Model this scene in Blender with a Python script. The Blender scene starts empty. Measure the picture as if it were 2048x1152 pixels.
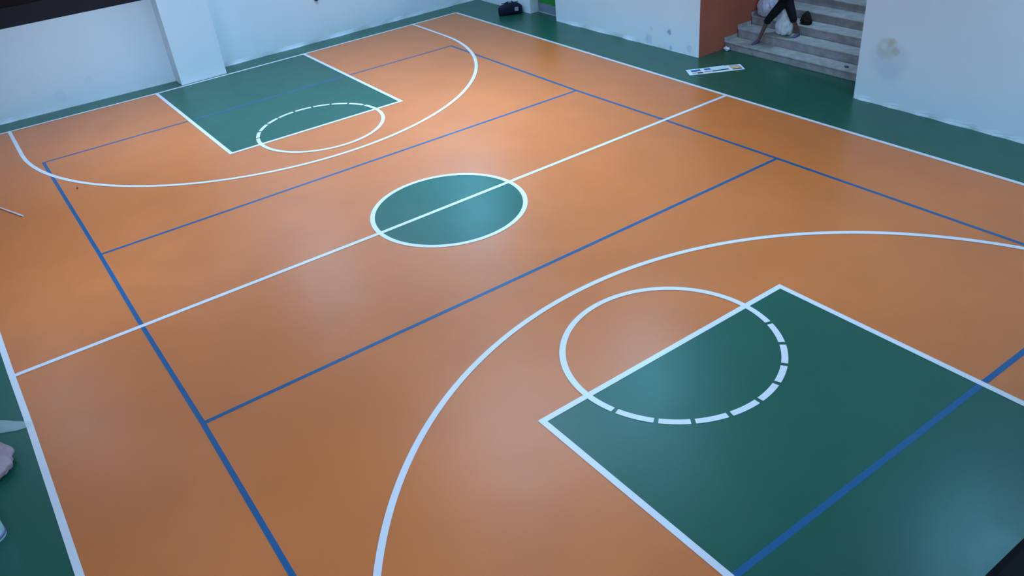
import bpy, bmesh, math, random
from mathutils import Vector, Matrix, noise
random.seed(7)
PI = math.pi
scene = bpy.context.scene
COL = scene.collection

# ------------------------------------------------------------------ camera
CX, CY, CZ = -6.6474, -12.4635, 7.0873
cd = bpy.data.cameras.new('camera')
cam = bpy.data.objects.new('camera', cd)
COL.objects.link(cam)
cam.location = (CX, CY, CZ)
cam.rotation_euler = (0.9963, 0.0901, -0.6221)
cd.sensor_width = 36.0
cd.lens = 1652.95 * 36.0 / 2048.0
cd.clip_start = 0.02
cd.clip_end = 200
scene.camera = cam

# ------------------------------------------------------------------ world, exposure
w = bpy.data.worlds.new('world')
scene.world = w
w.use_nodes = True
w.node_tree.nodes['Background'].inputs[0].default_value = (0.02, 0.028, 0.045, 1)
w.node_tree.nodes['Background'].inputs[1].default_value = 0.5
scene.view_settings.view_transform = 'Standard'
scene.view_settings.look = 'None'
scene.view_settings.exposure = 0.0
scene.view_settings.gamma = 1.0
scene.view_settings.use_curve_mapping = False

# ------------------------------------------------------------------ lamps and added fill (x, y, z, size, power, tilt about y, spread)
LC = (0.387, 0.676, 1.0)
CEIL = 8.2
LAMPS = [
    (7.2, 11.0, 7.2, 1.3, 165, 35, 180, 'tilted square ceiling lamp near the far right corner'),
    (5.3, 0.2, 7.2, 1.3, 124, 35, 180, 'tilted square ceiling lamp over the right half of the centre line'),
    (6.2, -8.4, 7.2, 1.3, 130, 35, 180, 'tilted square ceiling lamp over the right side of the near end'),
    (3.2, 4.0, 7.6, 2.2, 285, 0, 95, 'added flat square fill lamp between centre circle and far key'),  # unseen court lamps added from here on to balance floor brightness
    (-3.2, 8.0, 7.6, 1.6, 250, 0, 100, 'added flat square fill lamp over the left of the far key'),
    (3.0, 8.5, 7.6, 1.6, 150, 0, 120, 'added flat square fill lamp over the right of the far key'),
    (-2.5, -5.0, 7.6, 1.6, 34, 0, 100, 'added dim flat square fill lamp left of the near key'),
    (-6.0, 2.0, 7.6, 1.6, 115, 0, 80, 'added flat square fill lamp over the left end of the half court line'),
    (1.4, 0.6, 7.6, 3.6, 225, 0, 112, 'added flat square fill lamp over the centre circle'),
    (3.0, -3.0, 7.6, 1.6, 42, 0, 90, 'added dim flat square fill lamp over the near attack line'),
    (-8.6, -8.5, 7.5, 1.6, 200, 0, 180, 'added flat square fill lamp over the near left side'),  # added to lift the near left side
    (-2.0, -13.8, 7.5, 1.6, 1477, 0, 180, 'added square fill lamp over the middle of the gallery'),  # gallery pair added as broad fill from behind the camera
    (7.0, -13.8, 7.5, 1.6, 1000, 0, 180, 'added square fill lamp over the right end of the gallery'),
    (-7.5, 9.5, 7.5, 1.6, 67, 0, 180, 'added flat square fill lamp near the far left corner'),  # this and the next are washers added for the far wall
    (1.0, 10.8, 7.5, 1.6, 140, 0, 180, 'added flat square fill lamp close to the far wall beside the pillar'),
    (11.4, 0.1, 5.2, 0.6, 50, 0, 110, 'added small square fill lamp in the stairwell'),  # unseen lamp added to brighten the steps
]
LC_COLD = (0.20, 0.64, 1.0)   # the three tilted lamps are bluer
def add_area(loc, size, power, tilt, spread):
    ld = bpy.data.lights.new('lamp_light', 'AREA')
    ld.shape = 'SQUARE'; ld.size = size
    ld.energy = power; ld.color = LC_COLD if tilt else LC; ld.spread = math.radians(spread)
    o = bpy.data.objects.new('lamp_light', ld); COL.objects.link(o)
    t = math.radians(tilt)
    o.location = (loc[0] - 0.075 * math.sin(t), loc[1], loc[2] - 0.075 * math.cos(t))
    o.rotation_euler = (0, t, 0)
    return o
for (x, y, z, sz, p, tl, spd, lab) in LAMPS:
    add_area((x, y, z), sz, p, tl, spd)

# ------------------------------------------------------------------ materials
def mat(name, col, rough=0.5, metal=0.0, spec=0.5, var=0.0, scale=3.0, bump=0.0, bscale=40.0, trans=0.0, alpha=1.0, sheen=0.0):
    m = bpy.data.materials.new(name); m.use_nodes = True
    nt = m.node_tree; b = nt.nodes['Principled BSDF']
    b.inputs['Base Color'].default_value = (*col, 1)
    b.inputs['Roughness'].default_value = rough
    b.inputs['Metallic'].default_value = metal
    b.inputs['Specular IOR Level'].default_value = spec
    b.inputs['Transmission Weight'].default_value = trans
    b.inputs['Alpha'].default_value = alpha
    b.inputs['Sheen Weight'].default_value = sheen
    tc = nt.nodes.new('ShaderNodeTexCoord')
    if var > 0:
        n = nt.nodes.new('ShaderNodeTexNoise'); n.inputs['Scale'].default_value = scale; n.inputs['Detail'].default_value = 5
        nt.links.new(tc.outputs['Object'], n.inputs['Vector'])
        r = nt.nodes.new('ShaderNodeMapRange')
        r.inputs['From Min'].default_value = 0.3; r.inputs['From Max'].default_value = 0.7
        r.inputs['To Min'].default_value = 1 - var; r.inputs['To Max'].default_value = 1 + var
        nt.links.new(n.outputs['Fac'], r.inputs['Value'])
        mx = nt.nodes.new('ShaderNodeVectorMath'); mx.operation = 'SCALE'
        mx.inputs[0].default_value = col
        nt.links.new(r.outputs['Result'], mx.inputs['Scale'])
        nt.links.new(mx.outputs['Vector'], b.inputs['Base Color'])
    if bump > 0:
        n2 = nt.nodes.new('ShaderNodeTexNoise'); n2.inputs['Scale'].default_value = bscale; n2.inputs['Detail'].default_value = 4
        nt.links.new(tc.outputs['Object'], n2.inputs['Vector'])
        bp = nt.nodes.new('ShaderNodeBump'); bp.inputs['Strength'].default_value = bump; bp.inputs['Distance'].default_value = 0.01
        nt.links.new(n2.outputs['Fac'], bp.inputs['Height'])
        nt.links.new(bp.outputs['Normal'], b.inputs['Normal'])
    return m

FR = 0.33
def floor_mat(name, col, var=0.05, rough=FR):
    m = mat(name, col, rough=rough, spec=0.5, var=var, scale=0.9)
    nt = m.node_tree; b = nt.nodes['Principled BSDF']
    tc = [n for n in nt.nodes if n.type == 'TEX_COORD'][0]
    n = nt.nodes.new('ShaderNodeTexNoise'); n.inputs['Scale'].default_value = 1.7; n.inputs['Detail'].default_value = 3
    nt.links.new(tc.outputs['Object'], n.inputs['Vector'])
    r = nt.nodes.new('ShaderNodeMapRange')
    r.inputs['To Min'].default_value = rough - 0.05; r.inputs['To Max'].default_value = rough + 0.05
    nt.links.new(n.outputs['Fac'], r.inputs['Value']); nt.links.new(r.outputs['Result'], b.inputs['Roughness'])
    return m

M = {}
M['green'] = floor_mat('green_floor_paint', (0.009, 0.083, 0.053))
M['orange'] = floor_mat('orange_floor_paint', (0.615, 0.15, 0.035))
M['white_line'] = floor_mat('white_line_paint', (0.69, 0.625, 0.645), 0.03)
M['blue_line'] = floor_mat('blue_line_paint', (0.005, 0.085, 0.215), 0.03)
M['terracotta'] = mat('terracotta_wall_paint', (0.43, 0.10, 0.052), 0.6, var=0.05, scale=2)
M['wallw'] = mat('white_wall_plaster', (0.72, 0.78, 0.82), 0.55, var=0.03, scale=1.3, bump=0.15, bscale=9)
M['ceil'] = mat('ceiling_paint', (0.6, 0.62, 0.64), 0.8, var=0.03)
M['marble'] = mat('grey_marble', (0.37, 0.355, 0.35), 0.45, var=0.22, scale=5)
M['marble_dark'] = mat('grey_marble_riser', (0.34, 0.315, 0.32), 0.5, var=0.22, scale=5)
M['dark_metal'] = mat('dark_window_frame', (0.012, 0.012, 0.018), 0.5, spec=0.3)
M['dark_glass'] = mat('dark_glass', (0.006, 0.007, 0.010), 0.15, spec=0.3)
M['rail'] = mat('black_rail_paint', (0.004, 0.0035, 0.0045), 0.8, spec=0.08)
M['door_green'] = mat('green_door_paint', (0.015, 0.22, 0.03), 0.45, var=0.06)
M['door_grey'] = mat('blue_grey_kick_plate', (0.16, 0.21, 0.27), 0.5, var=0.04)
M['steel'] = mat('steel', (0.5, 0.52, 0.55), 0.35, metal=0.8)
M['bag_navy'] = mat('navy_nylon', (0.008, 0.009, 0.03), 0.7, spec=0.2, var=0.2, bump=0.3)
M['bag_strap'] = mat('navy_webbing', (0.008, 0.014, 0.06), 0.7, spec=0.2)
M['bag_patch'] = mat('grey_patch', (0.30, 0.32, 0.42), 0.6)
M['sack_white'] = mat('white_plastic_sack', (0.75, 0.78, 0.82), 0.4, var=0.08, scale=6, bump=0.6, bscale=14)
M['sack_lilac'] = mat('lilac_white_sack', (0.62, 0.60, 0.74), 0.45, var=0.08, scale=6, bump=0.6, bscale=14)
M['sack_brown'] = mat('dark_brown_fabric', (0.020, 0.013, 0.012), 0.8, spec=0.2, var=0.2, scale=8)
M['sack_pink'] = mat('dusty_pink_sackcloth', (0.36, 0.25, 0.27), 0.8, spec=0.2, var=0.15, scale=5, bump=0.6, bscale=18)
M['black_cloth'] = mat('black_cloth', (0.010, 0.009, 0.013), 0.85, spec=0.2, var=0.2, scale=9, bump=0.3, bscale=30)
M['red_cloth'] = mat('dark_red_cloth', (0.10, 0.012, 0.02), 0.8)
M['skin'] = mat('skin', (0.13, 0.075, 0.06), 0.55, var=0.06, scale=8)
M['hair'] = mat('dark_hair', (0.012, 0.009, 0.008), 0.6, bump=0.5, bscale=60)
M['shoe'] = mat('grey_shoe', (0.10, 0.09, 0.17), 0.6, var=0.1)
M['sole'] = mat('white_sole', (0.55, 0.55, 0.6), 0.6)
M['sock'] = mat('blue_sock', (0.03, 0.10, 0.25), 0.8)
M['eye'] = mat('eye_white', (0.7, 0.7, 0.7), 0.3)
M['lip'] = mat('lip', (0.25, 0.09, 0.08), 0.5)
M['lamp_body'] = mat('lamp_housing', (0.6, 0.62, 0.65), 0.5)
M['paper'] = mat('white_card', (0.72, 0.76, 0.80), 0.6, var=0.03, scale=8)
M['paper2'] = mat('pale_green_card', (0.62, 0.76, 0.74), 0.6, var=0.03, scale=8)
M['ink_blue'] = mat('blue_print', (0.05, 0.13, 0.32), 0.6, var=0.35, scale=14)
M['ink_orange'] = mat('orange_print', (0.75, 0.42, 0.16), 0.6, var=0.3, scale=10)
M['ink_dark'] = mat('dark_print', (0.03, 0.018, 0.035), 0.6)
M['ink_brown'] = mat('brown_print', (0.20, 0.05, 0.03), 0.6)
M['ink_pink'] = mat('pink_print', (0.62, 0.25, 0.22), 0.6)
M['pole_pink'] = mat('pinkish_pole', (0.68, 0.52, 0.56), 0.4, var=0.05)
M['pole_tip'] = mat('pale_pole_tip', (0.72, 0.74, 0.88), 0.4)
M['bucket'] = mat('white_bucket_plastic', (0.62, 0.72, 0.82), 0.4, var=0.03)
M['bucket_band'] = mat('purple_grey_band', (0.22, 0.22, 0.36), 0.5)
M['purple'] = mat('purple_plastic', (0.10, 0.08, 0.30), 0.5)
M['bristle'] = mat('dark_bristle', (0.06, 0.065, 0.07), 0.8)
M['film'] = mat('clear_plastic_film', (0.80, 0.88, 0.90), 0.25, alpha=0.20, var=0.05, scale=9, bump=0.5, bscale=20)
M['navy_cap'] = mat('navy_plastic', (0.012, 0.016, 0.05), 0.5)
em = bpy.data.materials.new('lamp_diffuser'); em.use_nodes = True
eb = em.node_tree.nodes['Principled BSDF']; eb.inputs['Base Color'].default_value = (0.8, 0.85, 0.9, 1)
eb.inputs['Emission Color'].default_value = (*LC, 1); eb.inputs['Emission Strength'].default_value = 2.0
M['diffuser'] = em

def wall_mat(name, spots):
    """plaster with stains and painted shading at given world places: (x, y, z, radius, strength, tint)"""
    m = mat(name, (0.72, 0.78, 0.82), 0.55, bump=0.15, bscale=9)
    nt = m.node_tree; b = nt.nodes['Principled BSDF']
    geo = nt.nodes.new('ShaderNodeNewGeometry')
    nz = nt.nodes.new('ShaderNodeTexNoise'); nz.inputs['Scale'].default_value = 7; nz.inputs['Detail'].default_value = 4
    nt.links.new(geo.outputs['Position'], nz.inputs['Vector'])
    off = nt.nodes.new('ShaderNodeVectorMath'); off.operation = 'MULTIPLY_ADD'
    nt.links.new(nz.outputs['Color'], off.inputs[0]); off.inputs[1].default_value = (0.16, 0.16, 0.16)
    sub = nt.nodes.new('ShaderNodeVectorMath'); sub.operation = 'SUBTRACT'
    sub.inputs[1].default_value = (0.08, 0.08, 0.08)
    nt.links.new(geo.outputs['Position'], sub.inputs[0]); nt.links.new(sub.outputs[0], off.inputs[2])
    big = nt.nodes.new('ShaderNodeTexNoise'); big.inputs['Scale'].default_value = 1.1; big.inputs['Detail'].default_value = 5
    nt.links.new(geo.outputs['Position'], big.inputs['Vector'])
    mr0 = nt.nodes.new('ShaderNodeMix'); mr0.data_type = 'RGBA'
    mr0.inputs['A'].default_value = (0.69, 0.75, 0.80, 1); mr0.inputs['B'].default_value = (0.75, 0.80, 0.83, 1)
    nt.links.new(big.outputs['Fac'], mr0.inputs['Factor'])
    cur = mr0.outputs['Result']
    for (x, y, z, r, s, tint) in spots:
        d = nt.nodes.new('ShaderNodeVectorMath'); d.operation = 'DISTANCE'
        nt.links.new(off.outputs[0], d.inputs[0]); d.inputs[1].default_value = (x, y, z)
        mr = nt.nodes.new('ShaderNodeMapRange'); mr.interpolation_type = 'SMOOTHSTEP'
        mr.inputs['From Min'].default_value = r * 0.45; mr.inputs['From Max'].default_value = r
        mr.inputs['To Min'].default_value = s; mr.inputs['To Max'].default_value = 0
        nt.links.new(d.outputs['Value'], mr.inputs['Value'])
        mx = nt.nodes.new('ShaderNodeMix'); mx.data_type = 'RGBA'
        nt.links.new(mr.outputs['Result'], mx.inputs['Factor'])
        nt.links.new(cur, mx.inputs['A']); mx.inputs['B'].default_value = (*tint, 1)
        cur = mx.outputs['Result']
    nt.links.new(cur, b.inputs['Base Color'])
    return m

# ------------------------------------------------------------------ helpers
def obj(name, bm, m, parent=None, smooth=False, label=None):
    me = bpy.data.meshes.new(name)
    bmesh.ops.recalc_face_normals(bm, faces=bm.faces)
    bm.to_mesh(me); bm.free()
    ms = m if isinstance(m, (list, tuple)) else [m]
    for q in ms: me.materials.append(q)
    if smooth:
        for p in me.polygons: p.use_smooth = True
    o = bpy.data.objects.new(name, me); COL.objects.link(o)
    if parent is not None: o.parent = parent
    if label: o['label'] = label
    return o

def tag(o, label, cat, group=None):
    o['label'] = label; o['category'] = cat
    if group: o['group'] = group
    return o

def struct(o, label=None, cat=None):
    o['kind'] = 'structure'
    if label: o['label'] = label
    if cat: o['category'] = cat
    return o

def thing(name, label, cat, loc=(0, 0, 0), rz=0, group=None):
    o = bpy.data.objects.new(name, None); COL.objects.link(o)
    o.location = loc; o.rotation_euler = (0, 0, rz)
    o.empty_display_size = 0.1
    return tag(o, label, cat, group)

def bx(bm, x0, x1, y0, y1, z0, z1, mi=0, bev=0.0):
    vs = [bm.verts.new(p) for p in ((x0, y0, z0), (x1, y0, z0), (x1, y1, z0), (x0, y1, z0), (x0, y0, z1), (x1, y0, z1), (x1, y1, z1), (x0, y1, z1))]
    fs = []
    for q in ((0, 3, 2, 1), (4, 5, 6, 7), (0, 1, 5, 4), (1, 2, 6, 5), (2, 3, 7, 6), (3, 0, 4, 7)):
        f = bm.faces.new([vs[i] for i in q]); f.material_index = mi; fs.append(f)
    if bev > 0:
        es = list({e for f in fs for e in f.edges})
        bmesh.ops.bevel(bm, geom=es, offset=bev, segments=2, affect='EDGES', profile=0.6)
    return fs

def box(*a, **k):
    bm = bmesh.new(); bx(bm, *a, **k); return bm

def tube(bm, pts, r, n=12, cap=True, mi=0):
    """tube along points with radius r (number or list)"""
    pts = [Vector(p) for p in pts]
    rs = r if isinstance(r, (list, tuple)) else [r] * len(pts)
    rings = []
    up = Vector((0, 0, 1))
    for i, p in enumerate(pts):
        t = (pts[min(i + 1, len(pts) - 1)] - pts[max(i - 1, 0)]).normalized()
        a = t.cross(up)
        if a.length < 1e-3: a = t.cross(Vector((1, 0, 0)))
        a.normalize(); b = t.cross(a)
        rings.append([bm.verts.new(p + a * (rs[i] * math.cos(2 * PI * k / n)) + b * (rs[i] * math.sin(2 * PI * k / n))) for k in range(n)])
    for i in range(len(rings) - 1):
        for k in range(n):
            f = bm.faces.new((rings[i][k], rings[i][(k + 1) % n], rings[i + 1][(k + 1) % n], rings[i + 1][k])); f.material_index = mi
    if cap:
        bm.faces.new(rings[0][::-1]).material_index = mi; bm.faces.new(rings[-1]).material_index = mi

def lathe(bm, prof, n=28, c=(0, 0, 0)):
    rings = []
    for (r, z) in prof:
        rings.append([bm.verts.new((c[0] + r * math.cos(2 * PI * k / n), c[1] + r * math.sin(2 * PI * k / n), c[2] + z)) for k in range(n)])
    for i in range(len(rings) - 1):
        for k in range(n):
            bm.faces.new((rings[i][k], rings[i][(k + 1) % n], rings[i + 1][(k + 1) % n], rings[i + 1][k]))
    bm.faces.new(rings[0][::-1]); bm.faces.new(rings[-1])

# ================================================================== FLOOR
bm = bmesh.new(); bx(bm, -10.7, 9.6, -16.2, 13.4, -0.2, 0.0); bx(bm, 9.6, 10.6, -2.3, 2.42, -0.2, 0.0)
floor = struct(obj('floor', bm, M['green']), 'glossy green painted hall floor around the court', 'floor')
LAYER = 0.0012
def flat(name, polys, m, layer, label):
    """painted layer lying on the floor; polys are lists of xy points"""
    bm = bmesh.new()
    for p in polys:
        vs = [bm.verts.new((a, b, layer * LAYER)) for a, b in p]
        bm.faces.new(vs)
    o = obj(name, bm, m, floor); o['label'] = label
    for p in o.data.polygons:
        pass
    return o
def strip(pts, wd, closed=False):
    """quads for a painted line of width wd along pts with mitred joints"""
    P = [Vector(p) for p in pts]; n = len(P); L = []; R = []
    for i in range(n):
        if closed:
            a = (P[i] - P[i - 1]).normalized(); b = (P[(i + 1) % n] - P[i]).normalized()
        else:
            a = (P[i] - P[i - 1]).normalized() if i > 0 else (P[1] - P[0]).normalized()
            b = (P[i + 1] - P[i]).normalized() if i < n - 1 else a
        na = Vector((-a.y, a.x)); nb = Vector((-b.y, b.x)); mm = (na + nb).normalized()
        s = (wd / 2) / max(0.3, mm.dot(na))
        L.append(P[i] + mm * s); R.append(P[i] - mm * s)
    out = []
    for i in range(n if closed else n - 1):
        j = (i + 1) % n
        out.append([R[i], R[j], L[j], L[i]])
    return out
def arc(c, r, a0, a1, n=64):
    return [(c[0] + r * math.cos(math.radians(a0 + (a1 - a0) * i / n)), c[1] + r * math.sin(math.radians(a0 + (a1 - a0) * i / n))) for i in range(n + 1)]
WL, BL = 0.088, 0.070
# corners, as painted (not perfectly square)
FL, FRc = (-7.70, 12.19), (7.725, 11.895)
NL, NR = (-7.57, -12.2), (7.73, -12.2)
left_side = [NL, (-7.597, -4.566), (-7.614, -1.354), (-7.641, 0.3), (-7.65, 1.3), FL]
right_side = [NR, (7.714, -6.7), (7.68, 0.045), FRc]
far_base = [FL, (-6.1, 12.10), (-2.24, 11.944), (2.21, 11.903), FRc]
flat('orange_playing_field', [[*left_side[:-1], *far_base, *right_side[::-1][1:]]], M['orange'], 1, 'orange painted playing field')
fk = [(-2.243, 11.944), (-2.185, 5.93), (2.225, 5.83), (2.212, 11.903)]
nk = [(-2.24, -12.2), (-2.283, -5.945), (2.225, -5.945), (2.28, -12.2)]
flat('key_area', [fk], M['green'], 2, 'green painted key under the far baseline')
flat('key_area', [nk], M['green'], 2, 'green painted key at the near end')
CCc, CCr = (-0.007, -0.05), 1.451
flat('centre_circle_fill', [arc(CCc, CCr, 0, 360, 96)[:-1]], M['green'], 2, 'green disc filling the centre circle')
# volleyball court, blue
flat('volleyball_sideline', strip([(-5.711, 9.0), (-5.711, 3.097), (-5.73, 0.05), (-5.713, -2.981), (-5.745, -6.1), (-5.76, -9.05)], BL), M['blue_line'], 3, 'left blue volleyball sideline')
flat('volleyball_sideline', strip([(5.602, 8.84), (5.614, 3.0), (5.70, 0.008), (5.753, -2.989), (5.792, -7.696), (5.80, -9.05)], BL), M['blue_line'], 3, 'right blue volleyball sideline')
flat('volleyball_end_line', strip([(-5.74, 8.981), (5.63, 8.818)], BL), M['blue_line'], 3.3, 'far blue volleyball end line')
flat('volleyball_end_line', strip([(-5.79, -9.02), (5.83, -9.03)], BL + 0.01), M['blue_line'], 3.3, 'near blue volleyball end line')
flat('attack_line', strip([(-5.71, 3.097), (5.614, 3.002)], BL), M['blue_line'], 3.3, 'blue attack line nearer the far wall')
flat('attack_line', strip([(-5.713, -2.981), (5.753, -2.989)], BL), M['blue_line'], 3.3, 'blue attack line nearer the viewer')
# basketball court, white
flat('sideline', strip(left_side, WL), M['white_line'], 5, 'left white basketball sideline')
flat('sideline', strip(right_side, WL), M['white_line'], 5, 'right white basketball sideline')
flat('baseline', strip(far_base, WL), M['white_line'], 5.3, 'white baseline below the far wall')
flat('half_court_line', strip([(-7.637, 0.059), (-1.456, 0.003), (7.679, 0.045)], WL), M['white_line'], 5.6, 'white half court line')
flat('centre_circle', strip(arc(CCc, CCr, 0, 360, 120)[:-1], WL, True), M['white_line'], 6, 'white ring of the centre circle')
flat('key_line', strip(fk, WL), M['white_line'], 6, 'white outline of the far key')
flat('key_line', strip(nk, WL), M['white_line'], 6, 'white outline of the near key')
flat('three_point_line', strip([(-6.03, 12.05), (-6.035, 10.9)] + arc((0.0, 9.95), 6.04, 180, 360, 120) + [(6.05, 10.9), (6.05, 11.88)], WL), M['white_line'], 6.5, 'white three point arc at the far end')
flat('three_point_line', strip([(-6.03, -12.2), (-6.03, -10.1)] + arc((0.039, -10.007), 6.068, 180, 0, 120) + [(6.107, -12.2)], WL), M['white_line'], 6.5, 'white three point arc at the near end')
FT1, FT2 = (0.028, 5.84), (-0.04, -5.942)
g1 = [19.3, 38.2, 56.1, 74.3, 92.4, 111.1, 126.4, 144.8, 160.5]
g2 = [-162.5, -141.7, -124.5, -106.5, -88.6, -72.0, -56.3, -38.6, -19.7]
def ft(c, r, gaps, solid0, solid1, lab):
    flat('free_throw_arc', strip(arc(c, r, solid0, solid1, 90), WL), M['white_line'], 7, 'solid white free throw arc ' + lab)
    hg = 1.1
    for a, b in zip(gaps[:-1], gaps[1:]):
        flat('free_throw_dash', strip(arc(c, r, a + hg, b - hg, 10), WL), M['white_line'], 7, 'white dash of the free throw circle ' + lab)
ft(FT1, 1.494, g1, 161.5, 378.3, 'at the far key')
ft(FT2, 1.502, g2, -18.7, 196.5, 'at the near key')

# ================================================================== WALLS
def wall_sheet(name, a, b, z0, z1, thick, nrm, m, seed, waver=0.045):
    """plastered wall slab from a to b (xy), with a slightly wavy foot; nrm = inward side normal"""
    a = Vector(a); b = Vector(b); d = b - a; ln = d.length; n = Vector(nrm).normalized()
    N = max(2, int(ln / 0.22)) if z0 <= 0.001 and waver > 0 else 1
    zs = [z0, z0 + 0.012, z0 + 0.05, z0 + 0.12, z1] if N > 1 else [z0, z1]
    bm = bmesh.new(); front = []; back = []
    for j, z in enumerate(zs):
        row = []
        for i in range(N + 1):
            p = a + d * (i / N)
            k = 0.0
            if N > 1 and j < 3 and 0 < i < N:
                k = (noise.noise(Vector((i * 0.45 + seed, seed, 0))) * 1.0 + noise.noise(Vector((i * 1.3, seed * 2, 3))) * 0.45 + 0.1) * waver * (1.0, 1.0, 0.45)[j]
            row.append(bm.verts.new((p.x + n.x * k, p.y + n.y * k, z)))
        front.append(row)
        back.append([bm.verts.new((a.x - n.x * thick, a.y - n.y * thick, z)), bm.verts.new((b.x - n.x * thick, b.y - n.y * thick, z))])
    for j in range(len(zs) - 1):
        for i in range(N):
            bm.faces.new((front[j][i], front[j][i + 1], front[j + 1][i + 1], front[j + 1][i]))
        bm.faces.new((back[j][0], back[j][1], back[j + 1][1], back[j + 1][0]))
        f1 = bm.faces.new((front[j][0], front[j + 1][0], back[j + 1][0], back[j][0])); f1.material_index = 1
        f2 = bm.faces.new((front[j][N], front[j + 1][N], back[j + 1][1], back[j][1])); f2.material_index = 2
    bm.faces.new([*front[0], back[0][1], back[0][0]])
    bm.faces.new([*front[-1], back[-1][1], back[-1][0]])
    ms = m if isinstance(m, list) else [m, m, m]
    return struct(obj(name, bm, ms))

GREYM = (0.36, 0.42, 0.50)
wm_plain = wall_mat('plaster_far_wall', [(-4.5, 12.8, 0.35, 0.22, 0.10, GREYM), (-3.7, 12.8, 0.6, 0.15, 0.12, GREYM), (2.0, 12.8, 0.25, 0.5, 0.10, (0.55, 0.68, 0.72)), (6.5, 12.8, 0.2, 0.7, 0.14, (0.5, 0.6, 0.72))])
wm_right = wall_mat('plaster_right_wall', [(9.25, 3.47, 0.50, 0.10, 0.75, (0.20, 0.28, 0.36)), (9.25, 4.15, 0.48, 0.10, 0.22, GREYM), (9.25, 4.25, 0.17, 0.19, 0.45, (0.34, 0.44, 0.62)), (9.25, 3.42, 0.06, 0.09, 0.55, (0.28, 0.36, 0.50)), (9.25, 2.75, 0.17, 0.12, 0.35, GREYM)])
wm_near = wall_mat('plaster_right_wall_near_stairs', [(9.32, -2.85, 1.00, 0.55, 0.30, (0.40, 0.50, 0.60)), (9.32, -2.75, 1.22, 0.30, 0.50, (0.52, 0.50, 0.42)), (9.32, -2.84, 1.38, 0.12, 0.48, (0.52, 0.44, 0.28)), (9.32, -2.97, 1.20, 0.12, 0.45, (0.50, 0.44, 0.30)), (9.32, -2.68, 1.26, 0.11, 0.65, (0.70, 0.74, 0.76)), (9.32, -2.9, 0.7, 0.3, 0.15, (0.45, 0.55, 0.75))])  # brown stain marks, with a grey patch beneath as painted shading
SILL = 2.33
# far wall, left of the pillar, up to the window sill; then the lintel
o = wall_sheet('wall_far', (-10.6, 13.19), (-1.45, 12.655), 0, SILL, 0.3, (0.03, -1), wm_plain, 3.1)
o['label'] = 'white far wall left of the pillar under the dark window'
o = wall_sheet('wall_far', (-10.6, 13.19), (-1.45, 12.655), 5.6, CEIL, 0.3, (0.03, -1), wm_plain, 3.1, 0)
o['label'] = 'white lintel above the dark window of the far wall'
o = wall_sheet('wall_far', (-0.19, 12.735), (9.5, 12.80), 0, CEIL, 0.3, (0, -1), wm_plain, 9.4, 0.05)
o['label'] = 'white far wall right of the pillar'
# pillar
bm = box(-1.487, -0.163, 12.03, 13.05, 0, CEIL, bev=0.012)
bm2 = obj('wall_pillar', bm, wm_plain); struct(bm2, 'white square pillar standing on the far baseline')
# window in the far wall
win = struct(thing('window_1', 'dark framed window above the left part of the far wall', 'window', (0, 0, 0)))
d = Vector((9.15, -0.535)).normalized()
def along(t, dy): return (-10.6 + d.x * t, 13.19 + d.y * t + dy)
def slab(bm, t0, t1, y0, y1, z0, z1):
    A = along(t0, y0); B = along(t1, y0); C_ = along(t1, y1); D = along(t0, y1)
    vs = [bm.verts.new((*p, z)) for z in (z0, z1) for p in (A, B, C_, D)]
    for q in ((0, 3, 2, 1), (4, 5, 6, 7), (0, 1, 5, 4), (1, 2, 6, 5), (2, 3, 7, 6), (3, 0, 4, 7)): bm.faces.new([vs[i] for i in q])
LT = 9.16
bm = bmesh.new(); slab(bm, 0, LT, 0.02, 0.14, SILL, 2.81); obj('window_bottom_rail', bm, M['dark_metal'], win)
bm = bmesh.new(); slab(bm, 0, LT, 0.02, 0.14, 5.5, 5.6)
obj('window_top_rail', bm, M['dark_metal'], win)
for t in (0, 2.27, 4.54, 6.81, 9.08):
    bm = bmesh.new(); slab(bm, t, t + 0.08, 0.03, 0.13, 2.81, 5.5); obj('window_mullion', bm, M['dark_metal'], win)
for t in (0.08, 2.35, 4.62, 6.89):
    bm = bmesh.new(); slab(bm, t, t + 2.19, 0.07, 0.085, 2.81, 5.5); obj('window_pane', bm, M['dark_glass'], win)

# right wall
RW = CEIL
def rwall(a, b, m, seed, label, thick=0.25):
    o = wall_sheet('wall_right', a, b, 0, RW, thick, (-1, 0), m, seed, 0.05); o['label'] = label; return o
rwall((9.17, 12.78), (9.175, 9.66), [wm_right] * 3, 5.0, 'white right wall in the far corner behind the sports bag', 0.33)
rwall((9.152, 8.29), (9.25, 2.42), [wm_right, wm_right, M['terracotta']], 6.7, 'white right wall between the green door and the stairs', 0.25)
rwall((9.334, -2.14), (9.30, -16.2), [wm_near] * 3, 8.2, 'white right wall nearest the viewer, with a brown stain', 0.25)
# wall over the door recess and over the stair opening
struct(obj('wall_right', box(9.152, 9.5, 8.30, 9.65, 2.25, RW), wm_right), 'white wall over the green door')
struct(obj('wall_right', box(9.26, 9.55, -2.13, 2.41, 3.2, RW), wm_right), 'white wall over the stair opening')
# stairwell
struct(obj('wall_stair_left', box(9.503, 16.6, 2.42, 2.62, 0, 6.4), M['terracotta']), 'terracotta side wall of the stairwell')
struct(obj('wall_stair_right', box(9.59, 16.6, -2.35, -2.15, 0, 6.4), M['terracotta']), 'stairwell side wall hidden behind the white wall')
struct(obj('wall_stair_back', box(16.4, 16.6, -2.14, 2.41, 0, 6.4), M['terracotta']), 'back wall of the stairwell')
struct(obj('ceiling_stair', box(9.56, 16.6, -2.35, 2.62, 6.41, 6.5), M['ceil']), 'ceiling of the stairwell')
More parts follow.
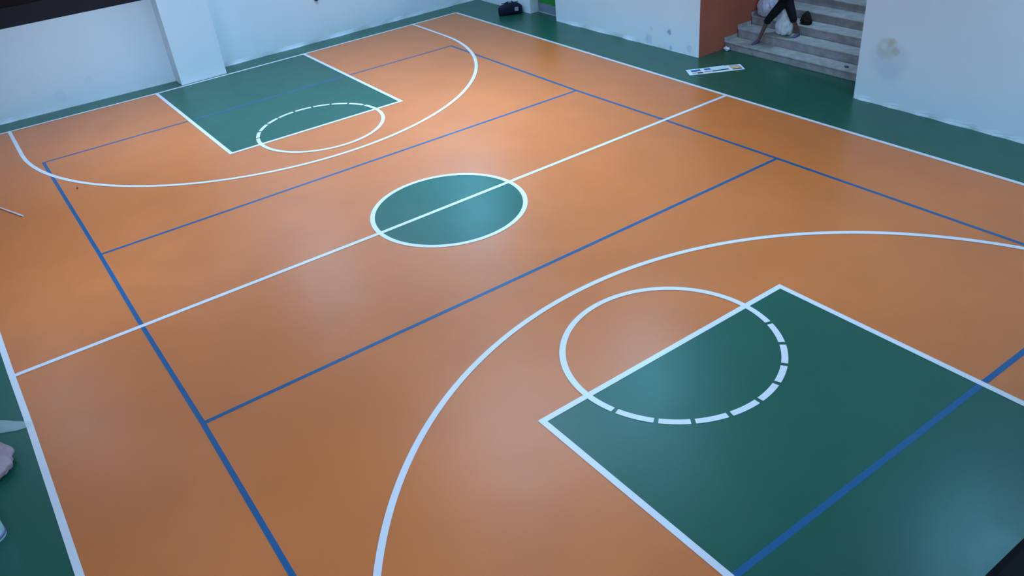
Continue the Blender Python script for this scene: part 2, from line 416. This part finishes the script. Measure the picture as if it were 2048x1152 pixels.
# door recess
door = struct(thing('door_1', 'green door with a blue grey lower panel in a recess of the right wall', 'door', (9.5, 8.97, 0)))
obj('door_leaf', box(0.0, 0.05, -0.64, 0.64, 0.30, 2.2, bev=0.004), M['door_green'], door)
obj('kick_plate', box(-0.006, 0.05, -0.64, 0.64, 0.03, 0.298), M['door_grey'], door, label='blue grey lower panel')
obj('threshold', box(-0.03, 0.05, -0.66, 0.66, 0.0, 0.028), M['marble'], door)
bm = bmesh.new(); bx(bm, -0.01, 0.06, -0.675, -0.64, 0.03, 2.24); bx(bm, -0.01, 0.06, 0.64, 0.675, 0.03, 2.24); bx(bm, -0.01, 0.06, -0.64, 0.64, 2.2, 2.24)
obj('door_frame', bm, M['door_grey'], door)
bm = bmesh.new(); tube(bm, [(-0.06, -0.5, 1.05), (-0.06, -0.38, 1.05)], 0.011); tube(bm, [(-0.06, -0.5, 1.05), (0, -0.5, 1.05)], 0.011)
obj('door_handle', bm, M['steel'], door)

# other walls, gallery, ceiling
struct(obj('wall_left', box(-10.9, -10.6, -16.2, 13.4, 0, CEIL), wm_plain), 'white left wall')
struct(obj('wall_near', box(-10.6, 9.3, -16.5, -16.2, 0, CEIL), wm_plain), 'white wall behind the gallery')
struct(obj('ceiling', box(-10.9, 9.9, -16.5, 13.6, CEIL, CEIL + 0.2), M['ceil']), 'hall ceiling')
struct(obj('floor_gallery', box(-10.59, 9.29, -16.19, CY + 0.21, 5.12, 5.42), M['marble']), 'gallery slab at the near end', 'floor')

# handrail of the gallery in front of the camera
hr = thing('handrail', 'black handrail of the gallery crossing the bottom right corner', 'handrail', (0, CY + 0.135, 5.42))
RZ = 1.05
bm = box(-10.5, 9.2, -0.035, 0.035, RZ - 0.05, RZ, bev=0.008); obj('top_rail', bm, M['rail'], hr)
obj('bottom_rail', box(-10.5, 9.2, -0.02, 0.02, 0.10, 0.13), M['rail'], hr)
for i in range(14):
    x = -10.4 + i * 1.5
    obj('post', box(x - 0.02, x + 0.02, -0.02, 0.02, 0.0, RZ - 0.05), M['rail'], hr)

# ================================================================== STAIRS
st = struct(thing('stairs', 'grey marble stairs rising behind the right wall', 'stairs', (0, 0, 0)))
NX = [10.20, 10.70, 11.21, 11.71, 12.25, 12.75, 13.25, 13.75]
NZ = [0.20, 0.42, 0.64, 0.86, 1.08, 1.30, 1.52, 1.74]
Y0, Y1 = -2.14, 2.41
for i in range(8):
    x0 = NX[i]; z = NZ[i]; zb = 0 if i == 0 else NZ[i - 1]
    x1 = NX[i + 1] if i < 7 else 16.3
    obj('riser', box(x0 + 0.03, x0 + 0.05, Y0, Y1, zb, z - 0.03), M['marble_dark'], st)
    obj('tread', box(x0, x1 + 0.05, Y0, Y1, z - 0.03, z, bev=0.004), M['marble'], st)
bm = bmesh.new()
for i in range(8):
    x0 = NX[i]; x1 = NX[i + 1] if i < 7 else 16.3
    bx(bm, x0 + 0.05, x1 + 0.05, Y0, Y1, 0 if i == 0 else 0.0, NZ[i] - 0.031)
obj('stair_core', bm, M['marble_dark'], st)
bm = bmesh.new()
for i in range(8):
    x0 = NX[i] + 0.0; x1 = NX[i + 1] if i < 7 else 16.3
    zb = NZ[i] + 0.002
    bx(bm, x0 - 0.015, x1 - 0.02, Y1 - 0.015, Y1 - 0.001, zb, zb + 0.10)
obj('skirting', bm, M['marble'], st, label='stepped skirting on the terracotta wall')

# ================================================================== LAMPS
def lamp(x, y, z, sz, tilt, label):
    t = thing('ceiling_lamp', label, 'lamp', (x, y, z), 0, 'square ceiling lamps of the hall')  # same fitting for the inferred lamps and the added fill lamps
    t.rotation_euler = (0, math.radians(tilt), 0)
    h = sz / 2
    obj('housing', box(-h - 0.04, h + 0.04, -h - 0.04, h + 0.04, -0.05, 0.06, bev=0.01), M['lamp_body'], t)
    obj('diffuser', box(-h, h, -h, h, -0.065, -0.051), M['diffuser'], t)
    inv = Matrix.Rotation(-math.radians(tilt), 3, 'Y')
    for u in (-1, 1):
        bm = bmesh.new()
        tube(bm, [Vector((0, u * sz * 0.4, 0.06)), inv @ Vector((0, u * sz * 0.4, (CEIL if x < 10 else 6.41) - z))], 0.008, 8)
        obj('suspension_rod', bm, M['steel'], t)
for (x, y, z, sz, p, tl, spd, lab) in LAMPS:
    lamp(x, y, z, sz, tl, lab)

# ================================================================== SPORTS BAG
bag = thing('sports_bag', 'navy sports bag with a grey patch on the green floor in the far right corner', 'bag', (8.745, 10.17, 0), math.radians(-22))
def duffel():
    bm = bmesh.new(); rings = []; N = 24; K = 14
    for i in range(K + 1):
        t = i / K; x = -0.39 + 0.78 * t
        e = (1 - abs(2 * t - 1) ** 5) ** 0.5 if 0 < t < 1 else 0.0
        e = max(e, 0.35)
        h = 0.37 * (0.80 + 0.20 * math.sin(PI * t)) * (0.72 + 0.28 * e); wd = 0.165 * e
        ring = []
        for k in range(N):
            a = 2 * PI * k / N
            y = wd * abs(math.cos(a)) ** 0.7 * (1 if math.cos(a) > 0 else -1)
            zz = h / 2 + h / 2 * abs(math.sin(a)) ** 0.75 * (1 if math.sin(a) > 0 else -1)
            nn = noise.noise(Vector((x * 5, y * 5, zz * 5))) * 0.018
            ring.append(bm.verts.new((x, y + (nn if zz > 0.03 else 0), max(0.0, zz + nn * (zz / h)))))
        rings.append(ring)
    for i in range(K):
        for k in range(N):
            bm.faces.new((rings[i][k], rings[i][(k + 1) % N], rings[i + 1][(k + 1) % N], rings[i + 1][k]))
    bm.faces.new(rings[0]); bm.faces.new(rings[-1])
    return bm
obj('bag_body', duffel(), M['bag_navy'], bag, True)
bm = bmesh.new()
tube(bm, [(-0.17, -0.13, 0.25), (-0.15, -0.09, 0.34), (-0.06, -0.02, 0.40), (0.06, 0.0, 0.40), (0.14, -0.06, 0.34), (0.17, -0.13, 0.25)], 0.017, 8); obj('carry_handle', bm, M['bag_strap'], bag, True)
bm = bmesh.new()
tube(bm, [(-0.17, 0.13, 0.25), (-0.15, 0.09, 0.34), (-0.05, 0.03, 0.40), (0.07, 0.02, 0.40), (0.14, 0.07, 0.34), (0.17, 0.13, 0.25)], 0.017, 8); obj('carry_handle', bm, M['bag_strap'], bag, True)
obj('zip', box(-0.28, 0.28, -0.010, 0.010, 0.355, 0.374), M['bag_strap'], bag)
obj('grey_patch', box(0.11, 0.23, -0.180, -0.150, 0.12, 0.24, bev=0.003), M['bag_patch'], bag, label='square grey patch on the bag side')
obj('handle_wrap', box(-0.06, 0.04, -0.05, 0.05, 0.375, 0.42, bev=0.006), M['bag_patch'], bag, label='grey grip around the handles')

# ================================================================== WALL FIXTURE (far wall)
fx = thing('wall_fixture', 'small dark navy round fixture on the far wall at the top edge', 'fixture', (3.31, 12.757, 1.30))
bm = bmesh.new(); lathe(bm, [(0.075, 0), (0.08, 0.01), (0.08, 0.03), (0.07, 0.04)], 24); bmesh.ops.rotate(bm, verts=bm.verts, matrix=Matrix.Rotation(PI / 2, 3, 'X')); obj('back_plate', bm, M['navy_cap'], fx, True)
bm = bmesh.new(); lathe(bm, [(0.03, 0.04), (0.032, 0.08), (0.045, 0.09), (0.045, 0.11), (0.03, 0.12)], 20); bmesh.ops.rotate(bm, verts=bm.verts, matrix=Matrix.Rotation(PI / 2, 3, 'X')); obj('knob', bm, M['navy_cap'], fx, True)

# ================================================================== SAMPLE CARD ON THE FLOOR
ca, cb, cc_, cdn = Vector((8.361, 2.016)), Vector((8.11, 1.618)), Vector((9.286, 0.933)), Vector((9.554, 1.264))
cen = (ca + cb + cc_ + cdn) / 4
ux = ((cc_ + cdn) / 2 - (ca + cb) / 2); LNG = ux.length; ang = math.atan2(ux.y, ux.x); HW = 0.205
card = thing('printed_card_strip', 'long white printed card lying on the green floor before the stairs', 'card', (cen.x, cen.y, 0), ang)
h = LNG / 2
obj('card_base', box(-h, h, -HW, HW, 0.001, 0.008, bev=0.001), M['paper'], card)
def bit(name, x0, x1, y0, y1, m, z=0.008, t=0.002, lab=None, skew=0.0):
    bm = bmesh.new()
    vs = [bm.verts.new(p) for p in ((x0, y0, z), (x1, y0 + skew, z), (x1, y1 + skew, z), (x0, y1, z), (x0, y0, z + t), (x1, y0 + skew, z + t), (x1, y1 + skew, z + t), (x0, y1, z + t))]
    for q in ((0, 3, 2, 1), (4, 5, 6, 7), (0, 1, 5, 4), (1, 2, 6, 5), (2, 3, 7, 6), (3, 0, 4, 7)): bm.faces.new([vs[i] for i in q])
    return obj(name, bm, m, card, label=lab)
bit('blue_picture', -h + 0.10, -h + 0.34, 0.0, 0.14, M['ink_blue'], lab='blue printed picture at the left end')
bit('brown_caption', -h + 0.10, -h + 0.34, -0.13, -0.06, M['ink_pink'])
bit('dark_caption', -h + 0.22, -h + 0.36, -0.16, -0.08, M['ink_dark'])
bit('blue_picture', -h + 0.44, -h + 0.62, 0.03, 0.15, M['ink_blue'], lab='blue printed picture beside the pale sheet')
bit('pink_caption', -h + 0.40, -h + 0.60, -0.12, -0.05, M['ink_pink'])
bit('pale_sheet', -h + 0.60, -h + 0.98, -0.02, 0.20, M['paper2'], 0.010, 0.004, 'pale green sheet', 0.02)
bit('dark_stripe', -h + 0.60, -h + 1.02, -0.13, -0.06, M['ink_dark'], skew=0.035, lab='long dark printed stripe')
bit('orange_picture', h - 0.30, h - 0.05, -0.04, 0.10, M['ink_orange'], lab='orange printed picture at the right end')
bit('brown_stripe', h - 0.28, h - 0.05, -0.15, -0.07, M['ink_brown'])
bit('grey_stripe', h - 0.30, h - 0.06, 0.13, 0.18, M['bag_patch'])

# ================================================================== POLE
pe = Vector((-6.585, 6.06)); pd = (Vector((-6.92, 6.932)) - pe).normalized()
pole = thing('roller_pole', 'thin pinkish white roller pole lying on the orange floor at the left edge', 'pole', (pe.x, pe.y, 0.018), math.atan2(pd.y, pd.x))
bm = bmesh.new(); tube(bm, [(0.22, 0, 0), (1.7, 0, 0)], 0.016, 14); obj('shaft', bm, M['pole_pink'], pole, True)
bm = bmesh.new(); tube(bm, [(0, 0, 0), (0.02, 0, 0), (0.2, 0, 0), (0.22, 0, 0)], [0.009, 0.015, 0.018, 0.016], 14); obj('grip_end', bm, M['pole_tip'], pole, True, 'pale bluish tip')

# ================================================================== SACKS
def sack(name, label, cat, loc, sx, sy, sz, m, seed, amp=0.16, neck=True, rz=0.0, freq=2.6, group=None, two=None):
    t = thing(name, label, cat, loc, rz, group)
    bm = bmesh.new(); bmesh.ops.create_icosphere(bm, subdivisions=5, radius=1.0)
    for v in bm.verts:
        p = v.co.copy()
        dsp = 1 + amp * noise.noise(p * freq + Vector((seed, 0, 0))) + amp * 0.5 * noise.noise(p * freq * 2.7 + Vector((0, seed, 0)))
        rdg = 1 - abs(noise.noise(p * 3.4 + Vector((seed, seed, 1)))) * 2
        dsp += amp * 0.22 * rdg
        q = p * dsp
        z = q.z
        if z < -0.55: z = -0.55 - (abs(z) - 0.55) * 0.12
        tp = 1.0 - 0.28 * max(0, q.z)
        v.co = (q.x * sx * tp, q.y * sy * tp, (z + 0.6) * sz / 1.6)
    zmin = min(v.co.z for v in bm.verts)
    for v in bm.verts: v.co.z -= zmin
    o = obj(name.replace('_bag', '') + '_body' if False else 'sack_body', bm, m, t, True)
    if neck:
        bm = bmesh.new(); top = max(v.co.z for v in o.data.vertices)
        N = 26; rings = []
        for i, (r, z) in enumerate([(0.10, -0.08), (0.045, 0.0), (0.035, 0.03), (0.07, 0.09), (0.10, 0.14)]):
            ring = []
            for k in range(N):
                a = 2 * PI * k / N; rr = r * (1 + 0.25 * math.sin(5 * a + seed) * (i / 4)); ring.append(bm.verts.new((rr * math.cos(a), rr * math.sin(a), top + z - 0.02)))
            rings.append(ring)
        for i in range(4):
            for k in range(N): bm.faces.new((rings[i][k], rings[i][(k + 1) % N], rings[i + 1][(k + 1) % N], rings[i + 1][k]))
        bm.faces.new(rings[0])
        obj('tied_neck', bm, m, t, True)
    return t
sack('plastic_sack', 'white plastic sack between the legs of the person on the stairs', 'sack', (11.0, 1.16, 0.42), 0.16, 0.24, 0.66, M['sack_white'], 2.3, 0.22)
sack('plastic_sack', 'lilac white sack on the stairs beside the terracotta wall', 'sack', (11.46, 2.06, 0.64), 0.22, 0.32, 0.66, M['sack_lilac'], 6.1, 0.16)
sack('cloth_bag', 'small dark brown bag on the step right of the person', 'bag', (11.42, 0.83, 0.64), 0.10, 0.15, 0.30, M['sack_brown'], 4.4, 0.2, False)
sack('cloth_sack', 'dusty pink sack on the green floor at the left edge', 'sack', (-8.22, -2.0, 0), 0.35, 0.37, 0.40, M['sack_pink'], 8.8, 0.12, False)

# ================================================================== PLASTIC FILM
def film():
    bm = bmesh.new(); NXf, NYf = 46, 16; g = []
    for i in range(NXf + 1):
        row = []
        for j in range(NYf + 1):
            u = i / NXf; v = j / NYf
            wd = 0.17 * (1 - u) ** 0.6 + 0.035 + 0.02 * noise.noise(Vector((u * 5, 0, 1)))
            x = -0.75 + 0.98 * u; y = (v - 0.5) * 2 * wd + 0.05 * math.sin(u * 5)
            hgt = 0.11 * math.sin(PI * v) ** 0.7 * (1 - u * 0.85)
            z = 0.012 + hgt * (0.7 + 0.6 * noise.noise(Vector((x * 7, y * 9, 4)))) + 0.012 * abs(noise.noise(Vector((x * 22, y * 22, 0))))
            row.append(bm.verts.new((x, y, max(0.010, z))))
        g.append(row)
    for i in range(NXf):
        for j in range(NYf): bm.faces.new((g[i][j], g[i + 1][j], g[i + 1][j + 1], g[i][j + 1]))
    return bm
fo = obj('plastic_wrap', film(), M['film'], None, True)
fo.location = (-7.78, -1.22, 0); fo.rotation_euler = (0, 0, math.radians(-25))
tag(fo, 'crumpled clear plastic wrap reaching over the white sideline at the left edge', 'plastic wrap')
md = fo.modifiers.new('s', 'SOLIDIFY'); md.thickness = 0.002

# ================================================================== BUCKET
bk = thing('paint_bucket', 'white paint bucket on the green floor at the bottom left edge', 'bucket', (-8.305, -3.29, 0))
bm = bmesh.new(); lathe(bm, [(0.135, 0.0), (0.14, 0.004), (0.152, 0.40), (0.152, 0.43)], 36); obj('bucket_body', bm, M['bucket'], bk, True)
bm = bmesh.new(); lathe(bm, [(0.1405, 0.03), (0.1425, 0.03), (0.1445, 0.085), (0.1425, 0.085)], 36); obj('colour_band', bm, M['bucket_band'], bk, True)
bm = bmesh.new(); lathe(bm, [(0.160, 0.43), (0.163, 0.435), (0.163, 0.452), (0.155, 0.46), (0.10, 0.456)], 36); obj('lid', bm, M['bucket'], bk, True)
bm = bmesh.new(); tube(bm, [(0.165 * math.cos(a), 0.165 * math.sin(a) , 0.41 - 0.15 * math.sin(a)) for a in [PI * i / 14 for i in range(15)]], 0.004, 8); obj('wire_handle', bm, M['steel'], bk, True)

# ================================================================== LITTER ON THE STEPS
def scrap(name, label, cat, loc, s, m, seed):
    bm = bmesh.new(); bmesh.ops.create_icosphere(bm, subdivisions=3, radius=1.0)
    for v in bm.verts:
        k = 1 + 0.55 * noise.noise(v.co * 2.2 + Vector((seed, 0, 0)))
        v.co = Vector((v.co.x * s[0] * k, v.co.y * s[1] * k, v.co.z * s[2] * k))
    zm = min(v.co.z for v in bm.verts)
    for v in bm.verts: v.co.z -= zm
    o = obj(name, bm, m, None, True); o.location = loc; return tag(o, label, cat)
scrap('paper_scrap', 'small pale crumpled scrap at the foot of the stairs by the terracotta wall', 'scrap', (10.13, 2.27, 0.0), (0.05, 0.09, 0.05), M['sack_white'], 1)
scrap('paint_flake', 'tiny dark flake on the orange floor inside the far left blue corner', 'flake', (-5.396, 6.707, 0.003), (0.02, 0.03, 0.008), M['ink_dark'], 3)
scrap('paper_scrap', 'small grey scrap at the right end of the first step', 'scrap', (10.42, -1.15, 0.20), (0.04, 0.05, 0.02), M['shoe'], 5)

# ================================================================== PERSON

per = thing('person', 'person in black knee length shorts walking down the stairs with white sacks', 'person', (0, 0, 0))
def skinned(name, verts, edges, root, m, parent, sub=2, label=None):
    me = bpy.data.meshes.new(name); me.from_pydata([v[:3] for v in verts], edges, [])
    o = bpy.data.objects.new(name, me); COL.objects.link(o); o.parent = parent
    s = o.modifiers.new('skin', 'SKIN'); s.use_smooth_shade = True
    for i, v in enumerate(verts):
        sv = me.skin_vertices[0].data[i]; r = v[3]
        sv.radius = (r, r) if not isinstance(r, tuple) else r
        sv.use_root = (i == root)
    ss = o.modifiers.new('sub', 'SUBSURF'); ss.levels = sub; ss.render_levels = sub
    me.materials.append(m)
    if label: o['label'] = label
    return o
# joints (world); walking down towards the hall, facing -x
fA = Vector((10.52, 1.60, 0.20))     # forward foot (first step)
fB = Vector((11.02, 0.76, 0.42))     # rear foot (second step)
PV = Vector((10.93, 1.12, 1.25))     # pelvis
def limb(a, b, t): return a + (b - a) * t
hipA = PV + Vector((0, 0.10, -0.03)); hipB = PV + Vector((0, -0.10, -0.03))
anA = fA + Vector((0.05, 0, 0.085)); anB = fB + Vector((0.05, 0, 0.085))
knA = (hipA + anA) / 2 + Vector((-0.09, 0.03, 0.03)); knB = (hipB + anB) / 2 + Vector((-0.10, -0.07, 0.0))
neck = PV + Vector((-0.13, 0, 0.50)); head = PV + Vector((-0.20, 0, 0.66)); chest = PV + Vector((-0.09, 0, 0.34)); belly = PV + Vector((-0.03, 0, 0.16))
shA = neck + Vector((0.01, 0.17, -0.06)); shB = neck + Vector((0.01, -0.17, -0.06))
elA = shA + Vector((-0.03, 0.09, -0.27)); wrA = elA + Vector((-0.22, -0.06, 0.10))
elB = shB + Vector((-0.03, -0.09, -0.27)); wrB = elB + Vector((-0.22, 0.06, 0.10))
V = []; Ed = []
def av(p, r, link=None):
    V.append((p.x, p.y, p.z, r)); i = len(V) - 1
    if link is not None: Ed.append((link, i))
    return i
p0 = av(PV, 0.105)
b1 = av(belly, 0.10, p0); c1 = av(chest, (0.13), b1); n0 = av(neck, 0.06, c1); h0 = av(head + Vector((0, 0, 0.02)), 0.055, n0)
for (hip, kn, an, f) in ((hipA, knA, anA, fA), (hipB, knB, anB, fB)):
    a = av(hip, 0.09, p0); a = av(limb(hip, kn, 0.45), 0.082, a); a = av(kn, 0.058, a); a = av(limb(kn, an, 0.35), 0.056, a); a = av(an, 0.036, a)
    a = av(f + Vector((-0.02, 0, 0.045)), 0.036, a); a = av(f + Vector((-0.13, 0, 0.03)), 0.028, a)
hands = []
for (sh, el, wr) in ((shA, elA, wrA), (shB, elB, wrB)):
    a = av(sh, 0.062, c1); a = av(el, 0.042, a); a = av(wr, 0.026, a)
    dr = (wr - el).normalized(); pm = wr + dr * 0.06; a = av(pm, (0.036, 0.02), a); hands.append((pm, dr))
skinned('body', V, Ed, 0, M['skin'], per, 2)
for (pm, dr) in hands:   # four curled fingers and a thumb on each hand
    side = Vector((1, 0, 0)); side = (side - dr * side.dot(dr)).normalized(); inn = dr.cross(side)
    for k, ln in enumerate((0.068, 0.078, 0.073, 0.058)):
        bp_ = pm + side * (-0.026 + 0.0175 * k) + dr * 0.02
        q1 = bp_ + dr * ln * 0.5; q2 = q1 + (dr * 0.5 + inn * 0.8).normalized() * ln * 0.35; q3 = q2 + (inn - dr * 0.4).normalized() * ln * 0.3
        skinned('finger', [(*bp_, 0.009), (*q1, 0.009), (*q2, 0.0085), (*q3, 0.007)], [(0, 1), (1, 2), (2, 3)], 0, M['skin'], per, 1)
    bp_ = pm - side * 0.03 - dr * 0.02; q1 = bp_ - side * 0.02 + dr * 0.03 + inn * 0.01; q2 = q1 + dr * 0.03 + inn * 0.012
    skinned('thumb', [(*bp_, 0.011), (*q1, 0.010), (*q2, 0.008)], [(0, 1), (1, 2)], 0, M['skin'], per, 1)
# head with face (facing -x, tilted down)
def head_mesh():
    bm = bmesh.new(); bmesh.ops.create_icosphere(bm, subdivisions=4, radius=1.0)
    for v in bm.verts:
        x, y, z = v.co
        jaw = 1 - 0.30 * max(0, -z) ** 1.3
        X = x * 0.098; Y = y * 0.076 * jaw; Z = z * 0.118
        if x < 0: X *= (1 - 0.10 * max(0, z))
        if x < -0.55 and abs(y) < 0.17 and -0.38 < z < 0.12: X -= 0.024 * (1 - abs(y) / 0.17) * (1 - (z + 0.38) / 0.5)
        if x < -0.5 and abs(abs(y) - 0.36) < 0.2 and abs(z - 0.05) < 0.14: X += 0.008
        v.co = (X, Y, Z)
    return bm
hd = obj('head', head_mesh(), M['skin'], per, True); hd.location = head + Vector((-0.02, 0, 0.05)); hd.rotation_euler = (0, -0.35, 0)
for s in (-1, 1):
    bm = bmesh.new(); bmesh.ops.create_uvsphere(bm, u_segments=12, v_segments=8, radius=0.012); o = obj('eye', bm, M['eye'], hd, True); o.location = (-0.083, s * 0.029, 0.006)
    bm = bmesh.new(); bmesh.ops.create_uvsphere(bm, u_segments=12, v_segments=8, radius=1); bmesh.ops.scale(bm, verts=bm.verts, vec=(0.018, 0.008, 0.03)); o = obj('ear', bm, M['skin'], hd, True); o.location = (0.005, s * 0.078, 0.0)
bm = bmesh.new(); bmesh.ops.create_uvsphere(bm, u_segments=14, v_segments=8, radius=1); bmesh.ops.scale(bm, verts=bm.verts, vec=(0.008, 0.024, 0.008)); o = obj('mouth', bm, M['lip'], hd, True); o.location = (-0.086, 0, -0.058)
bm = head_mesh()
for v in list(bm.verts):
    if v.co.z < 0.035 + 0.9 * (-v.co.x) * (1 if v.co.x < 0 else 0.9): bm.verts.remove(v)
for v in bm.verts: v.co = v.co * 1.09
obj('hair', bm, M['hair'], hd, True)
# clothes
V2 = []; E2 = []
def av2(p, r, link=None):
    V2.append((p.x, p.y, p.z, r)); i = len(V2) - 1
    if link is not None: E2.append((link, i))
    return i
r0 = av2(PV + Vector((0, 0, 0.06)), 0.175)
av2(PV + Vector((0, 0, 0.20)), 0.17, r0)
for (hip, kn, an) in ((hipA, knA, anA), (hipB, knB, anB)):
    a = av2(hip + Vector((0, 0, -0.02)), 0.125, r0); a = av2(limb(hip, kn, 0.5), 0.115, a); a = av2(kn, 0.095, a); av2(limb(kn, an, 0.14), 0.088, a)
skinned('shorts', V2, E2, 0, M['black_cloth'], per, 2, 'black knee length shorts')
V2 = []; E2 = []
a0 = av2(PV + Vector((0, 0, 0.0)), 0.20); a1 = av2(belly + Vector((0, 0, 0.02)), 0.185, a0); a2 = av2(chest, 0.175, a1); a3 = av2(neck - Vector((0, 0, 0.02)), 0.085, a2)
for (sh, el) in ((shA, elA), (shB, elB)):
    a = av2(sh, 0.082, a2); av2(limb(sh, el, 0.7), 0.066, a)
skinned('shirt', V2, E2, 0, M['black_cloth'], per, 2, 'black short sleeved shirt')
bm = bmesh.new(); pts = [(PV.x + 0.15 * math.cos(a), PV.y + 0.165 * math.sin(a), PV.z - 0.06 - 0.0 * math.cos(a)) for a in [2 * PI * i / 24 for i in range(25)]]
for f in (fA, fB):
    bm = bmesh.new(); rings = []
    for i, (x, wd, hh, zb) in enumerate([(0.085, 0.022, 0.05, 0.0), (0.07, 0.038, 0.085, 0), (0.02, 0.044, 0.095, 0), (-0.05, 0.046, 0.075, 0), (-0.12, 0.050, 0.055, 0), (-0.17, 0.044, 0.045, 0), (-0.20, 0.022, 0.03, 0)]):
        rings.append([bm.verts.new((f.x + x, f.y + wd * math.cos(2 * PI * k / 16), f.z + 0.012 + max(0, hh / 2 + hh / 2 * math.sin(2 * PI * k / 16)))) for k in range(16)])
    for i in range(6):
        for k in range(16): bm.faces.new((rings[i][k], rings[i][(k + 1) % 16], rings[i + 1][(k + 1) % 16], rings[i + 1][k]))
    bm.faces.new(rings[0]); bm.faces.new(rings[-1])
    sh = obj('shoe', bm, M['shoe'], per, True)
    bm = bmesh.new(); out = [(0.09, 0.0)] + [(x, wd) for x, wd in ((0.07, 0.036), (0.0, 0.044), (-0.10, 0.052), (-0.17, 0.045), (-0.205, 0.02))]
    lo = [(f.x + x, f.y + w_) for x, w_ in out] + [(f.x + x, f.y - w_) for x, w_ in out[::-1][:-1]]
    A = [bm.verts.new((x, y, f.z + 0.001)) for x, y in lo]; B = [bm.verts.new((x, y, f.z + 0.018)) for x, y in lo]
    bm.faces.new(A); bm.faces.new(B)
    for i in range(len(lo)): bm.faces.new((A[i], A[(i + 1) % len(lo)], B[(i + 1) % len(lo)], B[i]))
    obj('sole', bm, M['sole'], sh)
